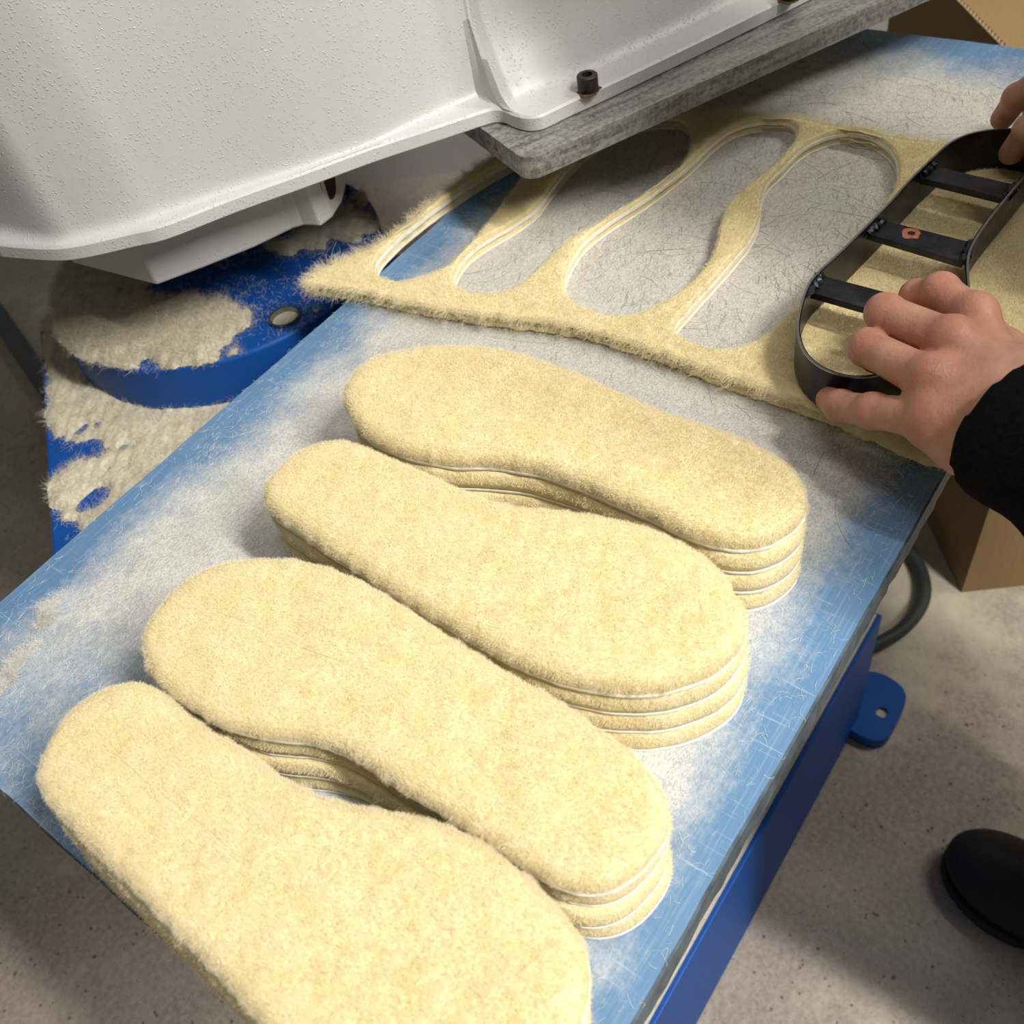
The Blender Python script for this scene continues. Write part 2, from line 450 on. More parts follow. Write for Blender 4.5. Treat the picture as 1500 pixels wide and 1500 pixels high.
put('sawn_edge', V, Fs + [tuple(range((len(V)//m - 1) * m, len(V)))], M_BOARD_EDGE, board, smooth=False)

# ------------------------------------------------------------------ insoles
S4 = [(500,580),(503,570),(512,546),(535,526),(567,517),(617,507),(683,505),(750,513),(817,533),(860,551),(900,569),(950,592),(1000,610),(1060,630),(1110,650),(1140,666),(1165,686),(1179,707),(1184,735),(1182,760),(1170,777),(1150,795),(1117,809),(1083,811),(1050,806),(1000,788),(950,765),(900,742),(850,721),(783,698),(733,690),(683,688),(627,683),(583,670),(537,647),(517,623)]
S3 = [(385,723),(393,697),(423,667),(460,649),(500,641),(533,650),(567,667),(617,687),(667,710),(710,728),(767,742),(817,745),(850,748),(883,753),(933,765),(983,783),(1023,805),(1057,833),(1080,867),(1095,897),(1098,927),(1087,957),(1057,987),(1017,1008),(967,1020),(917,1022),(850,1015),(800,1000),(750,977),(700,950),(650,920),(603,892),(560,864),(517,837),(467,805),(433,782),(410,769),(390,745)]
S2 = [(212,938),(213,911),(227,893),(245,872),(275,843),(310,827),(350,818),(400,815),(440,818),(480,828),(520,844),(560,866),(610,898),(660,930),(710,962),(760,990),(810,1018),(850,1046),(910,1086),(958,1131),(982,1176),(986,1205),(976,1235),(958,1262),(934,1290),(895,1313),(850,1316),(820,1306),(772,1278),(730,1251),(700,1230),(660,1204),(600,1168),(540,1127),(495,1103),(450,1091),(375,1084),(330,1070),(300,1052),(267,1034),(232,1001),(216,964)]
S1 = [(59,1140),(64,1100),(80,1066),(120,1022),(160,1001),(200,993),(230,1006),(280,1050),(340,1084),(372,1102),(400,1128),(460,1160),(520,1176),(580,1186),(640,1201),(700,1226),(760,1270),(805,1314),(835,1344),(856,1378),(866,1420),(867,1450),(860,1490),(845,1530),(815,1575),(770,1615),(710,1645),(640,1655),(570,1640),(500,1598),(440,1550),(384,1500),(360,1470),(300,1406),(240,1345),(180,1286),(120,1226),(92,1198),(67,1166)]
PITCH, LEA, THK = .0155, .0017, .0130
NOUT = 132
def outline(px, hz_front, hz_back):
    P = resample(np.array(px, float), NOUT, True, 1)
    t = np.roll(P, -1, 0) - np.roll(P, 1, 0); t /= np.linalg.norm(t, axis=1)[:, None]
    area2 = (P[:, 0] * np.roll(P[:, 1], -1) - P[:, 1] * np.roll(P[:, 0], -1)).sum()
    ny = (-t[:, 0] if area2 > 0 else t[:, 0])               # outward normal, image y (down)
    w = np.clip((ny + .35) / .7, 0, 1)
    W = np.array([g(x, y, hz_back + (hz_front - hz_back) * k) for (x, y), k in zip(P, w)])
    W = resample(W[:, :2], NOUT, True, 1)
    return ccw(W)
def spine_of(P):
    c = P.mean(0); u, s, v = np.linalg.svd(P - c); ax = v[0]; t = (P - c) @ ax
    q = np.clip(t, t.min() + .038, t.max() - .038)
    # centre line: middle of the two sides at each station
    nrm_ = np.array([-ax[1], ax[0]]); s_ = (P - c) @ nrm_
    mid = np.array([.5 * (s_[np.abs(t - k) < .012].max() + s_[np.abs(t - k) < .012].min()) for k in q])
    return c + q[:, None] * ax + mid[:, None] * nrm_
def insole(P, z, seed, label, group, roots, full):
    """one wool insole lying with its leather side at height z above the board"""
    e = empty('insole', (P[:, 0].mean(), P[:, 1].mean(), TZ + z)); tag(e, label, 'insole', group)
    nn = normals2(P); m = len(P)
    wob = .0005 * snoise(P, .03, seed)[:, None]
    Q = P + nn * wob
    th = PITCH - .0004 if not full else THK
    # leather sole
    V = []; Fs = []
    for off, h in ((-.0008, 0.), (0., .0003), (.0, LEA - .0002), (-.0006, LEA)): V += [(*p, TZ + z + h) for p in (Q + nn * off)]
    for k in range(3):
        for i in range(m): Fs.append((k*m+i, k*m+(i+1) % m, (k+1)*m+(i+1) % m, (k+1)*m+i))
    Fs += [tuple(range(m))[::-1], tuple(range(3*m, 4*m))]
    put('leather_sole', V, Fs, M_LEATHER, e, smooth=False)
    # fleece: a soft rim and a slightly uneven top
    sp = spine_of(P)
    prof = [(-.0009, LEA), (-.0007, LEA + .0014), (-.0004, LEA + .32 * (th - LEA)), (-.0010, LEA + .62 * (th - LEA)), (-.0032, LEA + .86 * (th - LEA)), (-.0062, th - .0004)]
    if not full: prof = [(-.0012, LEA), (.0000, LEA + .0012), (.0006, LEA + .4 * (th - LEA)), (-.0002, LEA + .75 * (th - LEA)), (-.0018, th - .0004), (-.006, th)]
    rings = [(Q + nn * off, np.full(m, h)) for off, h in prof]
    base = rings[-1][0]
    for f in (.22, .48, .74, 1.):
        R = base + (sp - base) * f
        rings.append((R, np.full(m, th) + (.0009 * snoise(R, .05, seed + 3) if full else 0)))
    V = np.vstack([np.c_[R, TZ + z + H] for R, H in rings]); Fs = []
    for k in range(len(rings) - 1):
        for i in range(m): Fs.append((k*m+i, k*m+(i+1) % m, (k+1)*m+(i+1) % m, (k+1)*m+i))
    fl = put('fleece', V, Fs, M_FLEECE, e, sharp=0, weld=2e-4)
    side = Fs[2*m:5*m]
    if full:
        r, nrm = scatter(V, Fs[m:], roots, seed)
        fuzz('wool_fuzz', r, nrm, .0018, .000042, M_WOOL, fl, seed + 10, lean=.5)
    else:
        r, nrm = scatter(V, side, roots, seed)
        fuzz('wool_fuzz', r, nrm, .0017, .00006, M_WOOL, fl, seed + 10, lean=.4)
    return e
ORD = ['bottom', 'second from the bottom', 'second from the top', 'topmost']
STK = [('nearest the camera, hanging over the near corner of the board', S1, 'stack of insoles nearest the camera'),
       ('second from the camera', S2, 'second stack of insoles from the camera'),
       ('third from the camera', S3, 'third stack of insoles from the camera'),
       ('beside the cut fleece sheet, farthest from the camera', S4, 'stack of insoles farthest from the camera')]
LBL = {0: 'bottom cream wool insole of the stack {}, touching the board',
       1: 'cream wool insole second from the bottom of the stack {}',
       2: 'cream wool insole just under the top one of the stack {}',
       3: 'cream wool insole on top of the stack {}'}
WHERE = ['nearest the camera', 'second from the camera', 'third from the camera', 'beside the fleece sheet']
for s, (_, px, grp) in enumerate(STK):
    P = outline(px, 3 * PITCH + .0008, 3 * PITCH + .0105)
    c = P.mean(0)
    for k in range(4):
        rr = np.random.default_rng(100 * s + k)
        ang = 0 if k == 3 else rr.normal() * .004
        off = np.zeros(2) if k == 3 else np.array([-.0005, -.0007]) * (3 - k) + rr.normal(size=2) * .0005
        if s == 0: off = off + np.array([-.0020, .0004]) * (3 - k)
        Rm = np.array([[math.cos(ang), -math.sin(ang)], [math.sin(ang), math.cos(ang)]])
        Q = (P - c) @ Rm.T * (1. if k == 3 else .99) + c + off
        insole(Q, k * PITCH + .0002, 1000 * s + 50 * k + 1, LBL[k].format(WHERE[s]), 'wool insoles in the four stacks', 120000 if k == 3 else 9000, k == 3)

# ------------------------------------------------------------------ fleece sheets with the insole-shaped holes
OUT = [(437,416),(470,421),(520,429),(600,446),(700,463),(800,474),(867,488),(933,508),(1000,531),(1067,558),(1133,580),(1210,606),(1290,640),(1370,672),(1430,655),(1520,520),(1640,330),(1600,262),(1500,228),(1430,214),(1373,206),(1333,200),(1267,188),(1183,171),(1167,168),(1133,167),(1093,162),(1067,157),(1033,160),(940,165),(850,180),(760,205),(700,238),(650,277),(617,301),(583,331),(533,362),(460,393)]
H0 = [(548,394),(558,372),(590,340),(640,301),(700,261),(740,238),(800,205),(860,190),(850,222),(800,240),(765,258),(745,285),(720,317),(693,350),(653,390),(613,406),(587,412),(563,407)]
H1 = [(664,413),(668,393),(683,371),(710,350),(750,327),(787,300),(813,265),(860,215),(920,180),(980,168),(1006,176),(1012,203),(1000,237),(973,263),(933,290),(883,322),(833,350),(800,380),(777,403),(750,422),(710,430),(677,424)]
H2 = [(830,427),(828,403),(840,373),(860,347),(900,317),(943,290),(980,263),(1013,237),(1040,210),(1067,189),(1093,178),(1133,173),(1157,177),(1167,189),(1164,203),(1150,222),(1136,238),(1100,267),(1073,290),(1060,310),(1052,337),(1047,363),(1027,397),(1000,423),(960,447),(927,460),(893,462),(860,451),(837,438)]
H3 = [(987,477),(1007,453),(1040,417),(1073,380),(1100,347),(1113,320),(1116,293),(1124,266),(1150,240),(1175,215),(1202,200),(1233,191),(1267,193),(1293,206),(1310,223),(1316,247),(1310,275),(1285,310),(1250,345),(1215,385),(1190,415),(1172,438),(1150,463),(1120,490),(1083,508),(1050,511),(1013,501),(993,489)]
def sheet(z, th, seed, label, roots, shrink, extra_fringe):
    e = empty('fleece_sheet', (*g(900, 400, z)[:2], TZ + z)); tag(e, label, 'fleece sheet', 'two cut fleece sheets lying on each other')
    O = ccw(resample(G(OUT, .0125)[:, :2], 360, True, 1))
    loops = [O] + [ccw(resample(G(h, .0125)[:, :2], 130, True, 1)) for h in (H0, H1, H2, H3)]
    nrm_ = [normals2(L) * (1 if i == 0 else -1) for i, L in enumerate(loops)]       # outward from the material
    r = np.random.default_rng(seed)
    loops[0] = loops[0] + nrm_[0] * (.0014 * snoise(loops[0], .010, seed) - .0042)[:, None]
    loops = [L + n_ * (-shrink + .0003 * snoise(L, .02, seed + i))[:, None] if i else L - n_ * shrink for i, (L, n_) in enumerate(zip(loops, nrm_))]
    le = .0013 if z < .003 else .0024
    V, Fs = prism([loops[0] - nrm_[0] * .0028] + loops[1:], TZ + z, TZ + z + le)
    put('leather_sole', V, Fs, M_LEATHER, e, smooth=False)
    prof = [(-.0009, le), (-.0011, le + .3 * (th - le)), (-.0014, le + .65 * (th - le)), (-.0020, le + .9 * (th - le)), (-.0026, th)]
    lo = [L + n_ * (prof[-1][0] if i else -.0055) for i, (L, n_) in enumerate(zip(loops, nrm_))]
    x0, y0 = O.min(0); x1, y1 = O.max(0)
    gx, gy_ = np.meshgrid(np.arange(x0, x1, .008), np.arange(y0, y1, .008)); Q = np.c_[gx.ravel(), gy_.ravel()] + r.normal(size=(gx.size, 2)) * .0012
    ok = inside(lo[0] - nrm_[0] * .003, Q)
    for i in range(1, 5): ok &= ~inside(lo[i] - nrm_[i] * .003, Q)
    v, f, idx = cdt(lo, Q[ok])
    inv = {o_: i for i, o_ in enumerate(idx) if o_ >= 0}
    V = [np.c_[v, TZ + z + th + (.0008 if extra_fringe > 10000 else .0003) * snoise(v, .03, seed + 5)]]; Fs = [tuple(t) for t in f]; nb = len(v); k0 = 0; rim = []
    for L, n_ in zip(loops, nrm_):
        m = len(L)
        pr2 = prof if L is not loops[0] else [(.0010, le), (.0006, le + .25 * (th - le)), (-.0008, le + .6 * (th - le)), (-.0028, le + .88 * (th - le)), (-.0026, th)]
        for j, (off, h) in enumerate(pr2[:-1]): V.append(np.c_[L + n_ * off, np.full(m, TZ + z + h)])
        rows = [[nb + j * m + i for i in range(m)] for j in range(4)] + [[inv[k0 + i] for i in range(m)]]
        for j in range(4):
            for i in range(m):
                a_, b_, c_, d_ = rows[j][i], rows[j][(i+1) % m], rows[j+1][(i+1) % m], rows[j+1][i]
                q = (a_, b_, c_, d_); Fs.append(q); rim.append((q, np.r_[n_[i], 0]))
        nb += 4 * m; k0 += m
    V = np.vstack(V)
    fl = put('fleece', V, Fs, M_FLEECE, e, sharp=0)
    pts, nr = scatter(V, [f_ if np.cross(V[f_[1]] - V[f_[0]], V[f_[2]] - V[f_[0]])[2] > 0 else f_[::-1] for f_ in Fs[:len(f)]], roots, seed)
    ro = [q if np.dot(np.cross(V[q[1]] - V[q[0]], V[q[2]] - V[q[0]]), nv) > 0 else q[::-1] for q, nv in rim]
    p2, n2 = scatter(V, ro, roots // 4, seed + 1)
    fuzz('wool_fuzz', np.vstack([pts, p2]), np.vstack([nr, n2]), .0020, .000065, M_WOOL, fl, seed + 2, lean=.6)
    # long tufted fringe of the untrimmed outer edge
    nf = extra_fringe; i = r.integers(0, len(loops[0]), nf); t = r.random(nf)[:, None]
    p = loops[0][i] * (1 - t) + np.roll(loops[0], -1, 0)[i] * t
    p = np.c_[p, TZ + z + le + r.random(nf) * (th - le)]; nv = np.c_[nrm_[0][i], -.25 + .6 * r.random(nf)]
    fuzz('wool_fringe', p, nv, .0068, .00007, M_WOOL, fl, seed + 7, lean=.75, curl=.5)
    return e
sheet(.0004, .0062, 21, 'lower of two cream fleece sheets with insole holes, half hidden under the other', 26000, .0006, 5000)
sheet(.0072, .0066, 31, 'upper cream fleece sheet with four insole-shaped holes, lying on another sheet', 130000, 0., 14000)

# ------------------------------------------------------------------ cutting die
DIE = [(1453,189),(1417,196),(1390,209),(1367,229),(1333,262),(1300,299),(1267,332),(1233,366),(1200,396),(1186,411),(1175,437),(1168,467),(1168,492),(1178,518),(1200,538),(1227,549),(1253,554),(1283,551),(1330,535),(1375,505),(1405,468),(1420,430),(1419,400),(1419,380),(1425,360),(1440,335),(1462,306),(1500,260),(1530,222),(1536,205),(1515,194),(1485,188)]
DZ0, DZ1 = .0140, .0440
die = empty('cutting_die', (*g(1330, 380, DZ0)[:2], TZ + DZ0)); tag(die, 'black steel insole-shaped cutting die with three cross bars, held on the fleece', 'cutting die')
D = ccw(resample(G(DIE, DZ1)[:, :2], 150, True, 1)); dn_ = normals2(D); m = len(D)
V = []; Fs = []
for off, h in ((-.0012, DZ0), (0., DZ0 + .004), (0., DZ1), (-.0018, DZ1), (-.0018, DZ0 + .004)): V += [(*p, TZ + h) for p in D + dn_ * off]
for k in (0, 1, 3, 4):
    kk = (k + 1) % 5
    for i in range(m): Fs.append((k*m+i, k*m+(i+1) % m, kk*m+(i+1) % m, kk*m+i))
put('blade_band', V, Fs, M_DIE, die)
V = []; Fs = []
for off, h in ((.00015, DZ1 - .0006), (.00015, DZ1 + .0002), (-.0012, DZ1 + .0002), (-.0012, DZ1 - .0006)): V += [(*p, TZ + h) for p in D + dn_ * off]
for k in range(4):
    kk = (k + 1) % 4
    for i in range(m): Fs.append((k*m+i, k*m+(i+1) % m, kk*m+(i+1) % m, kk*m+i))
put('ground_rim', V, Fs, M_EDGE, die)
BARS = [((1367,243),(1490,271),(1473,291),(1347,260)), ((1297,323),(1424,355),(1411,384),(1270,342)), ((1203,403),(1412,458),(1398,488),(1187,428))]
for bi, quad in enumerate(BARS):
    Q = ccw(G(quad, DZ1 - .004)[:, :2]); Vb, Fb = prism([Q], TZ + DZ1 - .0085, TZ + DZ1 - .004)
    bar = bevel(put('cross_bar', Vb, Fb, M_DIE, die, smooth=False), .0004)
    for q in ((quad[0], quad[3]), (quad[1], quad[2])):            # weld beads where the bar meets the band
        p, p2 = g(*q[0], DZ1 - .0035), g(*q[1], DZ1 - .0035)
        t = np.linspace(.02, .98, 14)[:, None]; line = p + (p2 - p) * t
        rr = np.random.default_rng(bi); line += rr.normal(size=line.shape) * .0006
        Vt, Ft = tube(line, .0022 + .0008 * np.abs(rr.normal(size=14)), 8); put('weld_bead', Vt, Ft, M_DIE, bar)
    if bi == 1:
        c = g(1335, 342, DZ1 - .0038); a = np.linspace(0, 2*np.pi, 20, endpoint=False); rr = np.random.default_rng(5)
        ro = .0058 + .0006 * rr.normal(size=20); L0 = np.stack([c[0] + ro*np.cos(a)*1.05, c[1] + ro*np.sin(a)], 1)
        Vr, Fr = prism([L0, circle(c, .0024, 16)], TZ + DZ1 - .0042, TZ + DZ1 - .0036)
        tag(put('copper_ring_mark', Vr, Fr, M_COPPER, bar, smooth=False), 'copper-coloured ring mark')

# ------------------------------------------------------------------ press: plate, arm, pivot disc, base
press = empty('clicker_press', (.40, .60, 0.)); tag(press, 'swing-arm cutting press with white cast arm and blue base behind the board', 'press')
PB, PT = .065, .0815
c0 = g(775, 268, PB); e1 = _n(np.r_[(g(1345, 8, PB) - c0)[:2], 0]); e2 = np.array([-e1[1], e1[0], 0])
if e2 @ (g(692, 196, PB) - c0) < 0: e2 = -e2
def rrect(c, u, v, lu, lv, r, n=8):
    out = []
    for (cu, cv, a0) in ((r, r, 180), (lu - r, r, 270), (lu - r, lv - r, 0), (r, lv - r, 90)):
        for t in np.linspace(0, 90, n):
            q = math.radians(a0 + t); out.append((c + u * (cu + r * math.cos(q)) + v * (cv + r * math.sin(q)))[:2])
    return ccw(np.array(out))
V, Fs = prism([rrect(c0, e1, e2, .52, .34, .012)], TZ + PB, TZ + PT)
tag(bevel(put('striking_plate', V, Fs, M_PLATE, press, smooth=False), .0012), 'scuffed grey aluminium plate')
# arm: flange outline (front side from the photograph, back closed behind)
FL = [(0,377),(75,383),(125,379),(200,362),(250,350),(350,311),(450,275),(550,238),(650,205),(686,193),(707,186),(725,181),(740,182),(753,188),(772,193),(791,192),(809,185),(837,171),(900,142),(1047,71),(1183,3),(1340,-77)]
FT = [(0,335),(75,346),(125,338),(200,319),(250,302),(350,268),(450,236),(550,200),(620,170),(660,151),(680,143),(697,136),(712,140),(725,146),(738,150),(752,148),(775,141),(800,132),(860,106),(980,46),(1100,-14),(1230,-82)]
FB, FTZ = PT + .0003, PT + .0115
m = 148
def para(P, n):            # same arc-length station in both rows
    return resample(np.array(P, float), n, False)
fl2 = G(FL, FB)[:, :2]; ft2 = G(FT, FTZ + .004)[:, :2]
# dense, index-matched rows
key = np.linspace(0, len(FL) - 1, m)
def dense(P):
    out = []
    for k in key:
        i = min(int(k), len(P) - 2); t = k - i
        a, b, c, d = P[max(i-1, 0)], P[i], P[i+1], P[min(i+2, len(P)-1)]
        out.append(.5 * (2*b + (c-a)*t + (2*a-5*b+4*c-d)*t*t + (3*b-a-3*c+d)*t**3))
    return np.array(out)
ft_raw = ft2.copy(); fl2 = dense(fl2); ft2 = np.where((key < 10)[:, None], dense(ft2), np.stack([np.interp(key, np.arange(len(ft2)), ft2[:, k]) for k in (0, 1)], 1))
fo = np.gradient(fl2, axis=0); fo /= np.linalg.norm(fo, axis=1)[:, None]; fn = np.stack([fo[:, 1], -fo[:, 0]], 1)
if (fn[m//3] @ (CAM[:2] - fl2[m//3])) < 0: fn = -fn
# wall: head block leans back, arm wall upright, wedge facet between
fd = _n(ft_raw[11] - ft_raw[7]); pv = ft_raw[14] - ft_raw[11]; prot = np.linalg.norm(pv - (pv @ fd) * fd)
lean = np.clip((key - 11.) / 3., 0, 1) * (prot / .055)
hn = np.array([-fd[1], fd[0]]); hn = hn if hn @ pv < 0 else -hn
wt = ft2 - fl2; wd_ = np.linalg.norm(wt, axis=1); wi = -fn
rows = [(fl2 - fn * .001, np.full(m, FB)), (fl2, np.full(m, FB + .001)), (fl2, np.full(m, FTZ - .0015)), (fl2 + wi * .0015, np.full(m, FTZ))]
rad = np.where(key < 11.5, .008, .012)
foot_in = ft2
for t in (0., .2, .4, .6, .8, 1.):
    d = (1 - t) ** 2; hgt = t * t * rad
    P = foot_in + (fl2 - foot_in) * np.minimum(.75, (rad / np.maximum(wd_, 1e-4)))[:, None] * d
    rows.append((P + hn * (lean * hgt)[:, None], FTZ + .0005 + hgt + .0015 * t))
for hz in (.03, .055, .10, .16, .24, .30):
    rows.append((foot_in + hn * (lean * min(hz, .055))[:, None], np.full(m, FTZ + hz)))
V = []; Fs = []
back = np.array([[1.06, .62], [.85, .95], [.45, 1.02], [.22, .92]])
for P, H in rows:
    for p, h in zip(P, np.broadcast_to(H, m)): V.append((*p, TZ + h))
    k_in = 0.0
    for bq in back: V.append((*bq, TZ + float(np.broadcast_to(H, m)[-1])))
mm = m + len(back)
for k in range(len(rows) - 1):
    for i in range(mm): Fs.append((k*mm+i, k*mm+(i+1) % mm, (k+1)*mm+(i+1) % mm, (k+1)*mm+i))
Fs += [tuple(range(mm))[::-1], tuple(range((len(rows)-1)*mm, len(rows)*mm))]
arm = put('cast_arm', V, Fs, M_CAST, press, sharp=30)
# socket bolts standing on the flange
def bolt(px, py):
    c = g(px, py, FTZ)
    V, Fs = [], []
    rows_ = [(.0072, 0), (.0075, .0005), (.0075, .0112), (.0068, .0120), (.0040, .0120), (.0038, .0060)]
    for r_, h in rows_: V += [(*q, TZ + FTZ + h) for q in (circle(c, r_, 24) if r_ > .0045 else circle(c, r_, 24))]
    for k in range(len(rows_) - 1):
        for i in range(24): Fs.append((k*24+i, k*24+(i+1) % 24, (k+1)*24+(i+1) % 24, (k+1)*24+i))
    Fs += [tuple(range(24))[::-1], tuple(range((len(rows_)-1)*24, len(rows_)*24))]
    put('socket_bolt', V, Fs, M_BOLT, press)
    rr = np.random.default_rng(int(px)); a = np.linspace(0, 2*np.pi, 30, endpoint=False); ro = .0086 + .0010 * np.sin(a*2+1) + .0008 * rr.normal(size=30)
    V, Fs = prism([np.stack([c[0] + ro*np.cos(a), c[1] + ro*np.sin(a)], 1)], TZ + FTZ, TZ + FTZ + .0009); put('rusty_washer', V, Fs, M_RUST, press)
bolt(862, 133); bolt(1157, -2)
# hub under the arm
HB = .028
hub = [(108,386),(230,418),(300,392),(370,364),(428,336),(445,331),(470,332),(488,318),(502,295),(510,262)]
H = G(hub, HB)[:, :2]; H = np.vstack([H, [[.62, .72], [.50, .86], [.34, .84]]])
V, Fs = prism([ccw(H)], TZ + HB, TZ + FB - .0002)
bevel(put('arm_hub', V, Fs, M_CAST, press, smooth=False), .002)
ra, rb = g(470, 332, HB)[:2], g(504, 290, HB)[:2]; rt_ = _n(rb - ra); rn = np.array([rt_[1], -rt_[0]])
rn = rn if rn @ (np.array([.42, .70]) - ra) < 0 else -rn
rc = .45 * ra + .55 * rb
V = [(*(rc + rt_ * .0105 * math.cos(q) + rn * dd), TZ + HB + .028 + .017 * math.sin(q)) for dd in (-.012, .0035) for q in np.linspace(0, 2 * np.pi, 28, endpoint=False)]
put('hub_opening_shade', V, [(i, (i+1) % 28, 28 + (i+1) % 28, 28 + i) for i in range(28)] + [tuple(range(28)), tuple(range(28, 56))], M_DARK, press, smooth=False)  # solid plug on the hub end, its dark colour painting the opening's shade
# blue pivot disc with bolt pockets
DC, DR, DTOP, DTH = np.array([.410, .7234]), .153, -.05, .047
holes = [circle(g(417, 464, DTOP), .0135, 28), circle(g(300, 509, DTOP), .0135, 28), circle(g(520, 328, DTOP), .0135, 28)]
V, Fs = prism([circle(DC, DR, 120)] + holes, TZ + DTOP - DTH, TZ + DTOP)
bevel(put('pivot_disc', V, Fs, M_BLUE, press, sharp=40), .003, 3, 60)
for hh in holes:
    c = hh.mean(0); V, Fs = prism([circle(c, .0138, 28), circle(c, .0121, 28)], TZ + DTOP - .01, TZ + DTOP + .0012); put('pocket_rim', V, Fs, M_EDGE, press)
    a = circle(c, .0118, 28); V, Fs = prism([a], TZ + DTOP - .02, TZ + DTOP - .0035); put('pocket_bolt', V, Fs, M_DUST, press)
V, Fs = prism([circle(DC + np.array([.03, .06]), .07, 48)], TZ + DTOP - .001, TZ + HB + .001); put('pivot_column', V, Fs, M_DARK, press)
# base body: its top carries the disc, its left edge shows beside the board
BTP = DTOP - DTH
A0, A1 = g(62, 560, BTP)[:2], g(76, 812, BTP)[:2]; ad = _n(A0 - A1)
fe0, fe1 = gy(1252, 1072, .1405), gy(1020, 1500, .1405)
poly = np.array([A0 + ad * .10, A1 - ad * .17, [.10, .20], [.55, .20], [.53, .70], [.44, .87]])
V, Fs = prism([ccw(poly)], 0.002, TZ + BTP - .0001)
bevel(put('base_body', V, Fs, M_BLUE, press, smooth=False), .002)
zt = gy(1286, 914, .1405)[2]
V, Fs = boxvf((-.01, .146, zt), (.662, .26, zt + .0035)); tag(put('ledge_dust', V, Fs, M_DUST, press, smooth=False), kind='stuff')
V, Fs = boxvf((-.02, .1405, 0.), (.667, .24, zt)); bevel(put('base_plinth', V, Fs, M_BLUE, press, smooth=False), .002)
V, Fs = boxvf((.02, .10, TZ - BT - .014), (.86, .49, TZ - BT - .0002)); put('steel_bed', V, Fs, M_PLATE, press, smooth=False)
V, Fs = boxvf((.03, .20, TZ + BTP - .001), (.66, .47, TZ - BT - .0135)); put('bed_support', V, Fs, M_BLUE, press, smooth=False)
# anchor lug at the floor
lz = -TZ + .022
L = ccw(resample(G([(1240,1000),(1262,985),(1285,984),(1310,996),(1325,1010),(1327,1028),(1313,1058),(1300,1080),(1285,1086),(1265,1080),(1235,1062),(1215,1040)], lz)[:, :2], 60, True, 1))
V, Fs = prism([L, circle(g(1292, 1043, lz), .0075, 20)], 0.0005, TZ + lz); bevel(put('anchor_lug', V, Fs, M_BLUE, press, smooth=False), .004, 3)
V, Fs = prism([circle(g(1292, 1043, lz), .0072, 20)], 0.0005, TZ + lz - .006); put('lug_dust', V, Fs, M_DUST, press)

# ------------------------------------------------------------------ wool dust lying on the base, the disc and the board
def drift(name, poly, z, seed, thr, amp, step, label, roots, fld=None, scale=.05, fall=.02, mat=None, fmat=None, fz=.0034):
    mat = mat or M_DUST; fmat = fmat or M_DUSTF
    poly = ccw(np.asarray(poly)[:, :2]); x0, y0 = poly.min(0); x1, y1 = poly.max(0)
    nx, ny = int((x1-x0)/step) + 2, int((y1-y0)/step) + 2
    X, Y = np.meshgrid(x0 + step*np.arange(nx), y0 + step*np.arange(ny)); Q = np.c_[X.ravel(), Y.ravel()]
    # distance to the outline
    a, b = poly, np.roll(poly, -1, 0); dist = np.full(len(Q), 9.)
    for p, q in zip(a, b):
        t = np.clip(((Q-p) @ (q-p)) / ((q-p) @ (q-p) + 1e-12), 0, 1)[:, None]; dist = np.minimum(dist, np.linalg.norm(Q - p - t*(q-p), axis=1))
    ins = inside(poly, Q); d = np.where(ins, dist, -dist)
    h = snoise(Q, scale, seed, 4) * .8 - thr + np.clip(d / fall, -3, 1) * 1.0 - 1.0
    if fld is not None: h = h + fld(Q)
    h = np.where(ins, h, np.minimum(h, -.3))
    fine = .09 * snoise(Q, scale * .3, seed + 3, 3)
    hz = np.where(h > 0, amp * np.sqrt(np.clip(h, 0, 1.5)) * (1 + fine), h * amp) - amp * .12
    V = np.c_[Q, z + np.maximum(hz, .0001)]; keep = hz > -.0005; Fs = []
    jj, ii = np.meshgrid(np.arange(ny - 1), np.arange(nx - 1), indexing='ij'); b_ = (jj * nx + ii).ravel()
    qs = np.stack([b_, b_ + 1, b_ + nx + 1, b_ + nx], 1); Fs = qs[keep[qs].sum(1) >= 2]
    used = np.unique(Fs); mp = -np.ones(len(V), int); mp[used] = np.arange(len(used)); V = V[used]; Fs = [tuple(mp[list(f)]) for f in Fs]
    o = put(name, V, Fs, mat, sharp=0); tag(o, label, 'wool dust', kind='stuff')
    r, n_ = scatter(V, Fs, roots, seed); n_[n_[:, 2] < 0] *= -1
    fuzz('dust_fuzz', r, n_, fz, .00007, fmat, o, seed + 4, lean=1.6, curl=.7)
    rr = np.random.default_rng(seed + 8); sel = np.where(ins & (d > .003))[0]; pr_ = np.exp(-np.abs(h[sel]) / .35)
    sel = rr.choice(sel, roots // 5, p=pr_ / pr_.sum()); n0 = np.tile(np.array([0, 0, .25]), (len(sel), 1))
    fuzz('stray_fibres', np.c_[Q[sel] + rr.normal(size=(len(sel), 2)) * step * .5, z + np.maximum(hz[sel], 0) + .0006], n0, fz * 1.3, .00006, fmat, o, seed + 9, lean=1.2, curl=.8)
    return o
bp = np.array([A0 + ad * .10, A1 - ad * .16, A1 - ad * .16 + np.array([.16, 0.02]), [.34, .52], [.54, .54], [.525, .70], [.44, .865]])
dl = G([(70,655),(300,585)], BTP)[:, :2]
def fbase(Q):
    # blue shows through in two gaps between the drifts
    r = np.zeros(len(Q))
    for px, py, s, k in ((95,672,.016,1.7),(138,656,.014,1.6),(76,664,.012,1.5),(150,722,.010,1.5),(128,742,.009,1.3),(92,790,.020,1.5),(70,800,.016,1.4)):
        c = g(px, py, BTP)[:2]; r -= k * np.exp(-((Q - c) ** 2).sum(1) / s ** 2)
    return r + .75
drift('wool_dust', bp, TZ + BTP, 11, .05, .006, .0011, 'thick beige wool dust covering the blue press base beside the board', 42000, fbase, .05, .012)
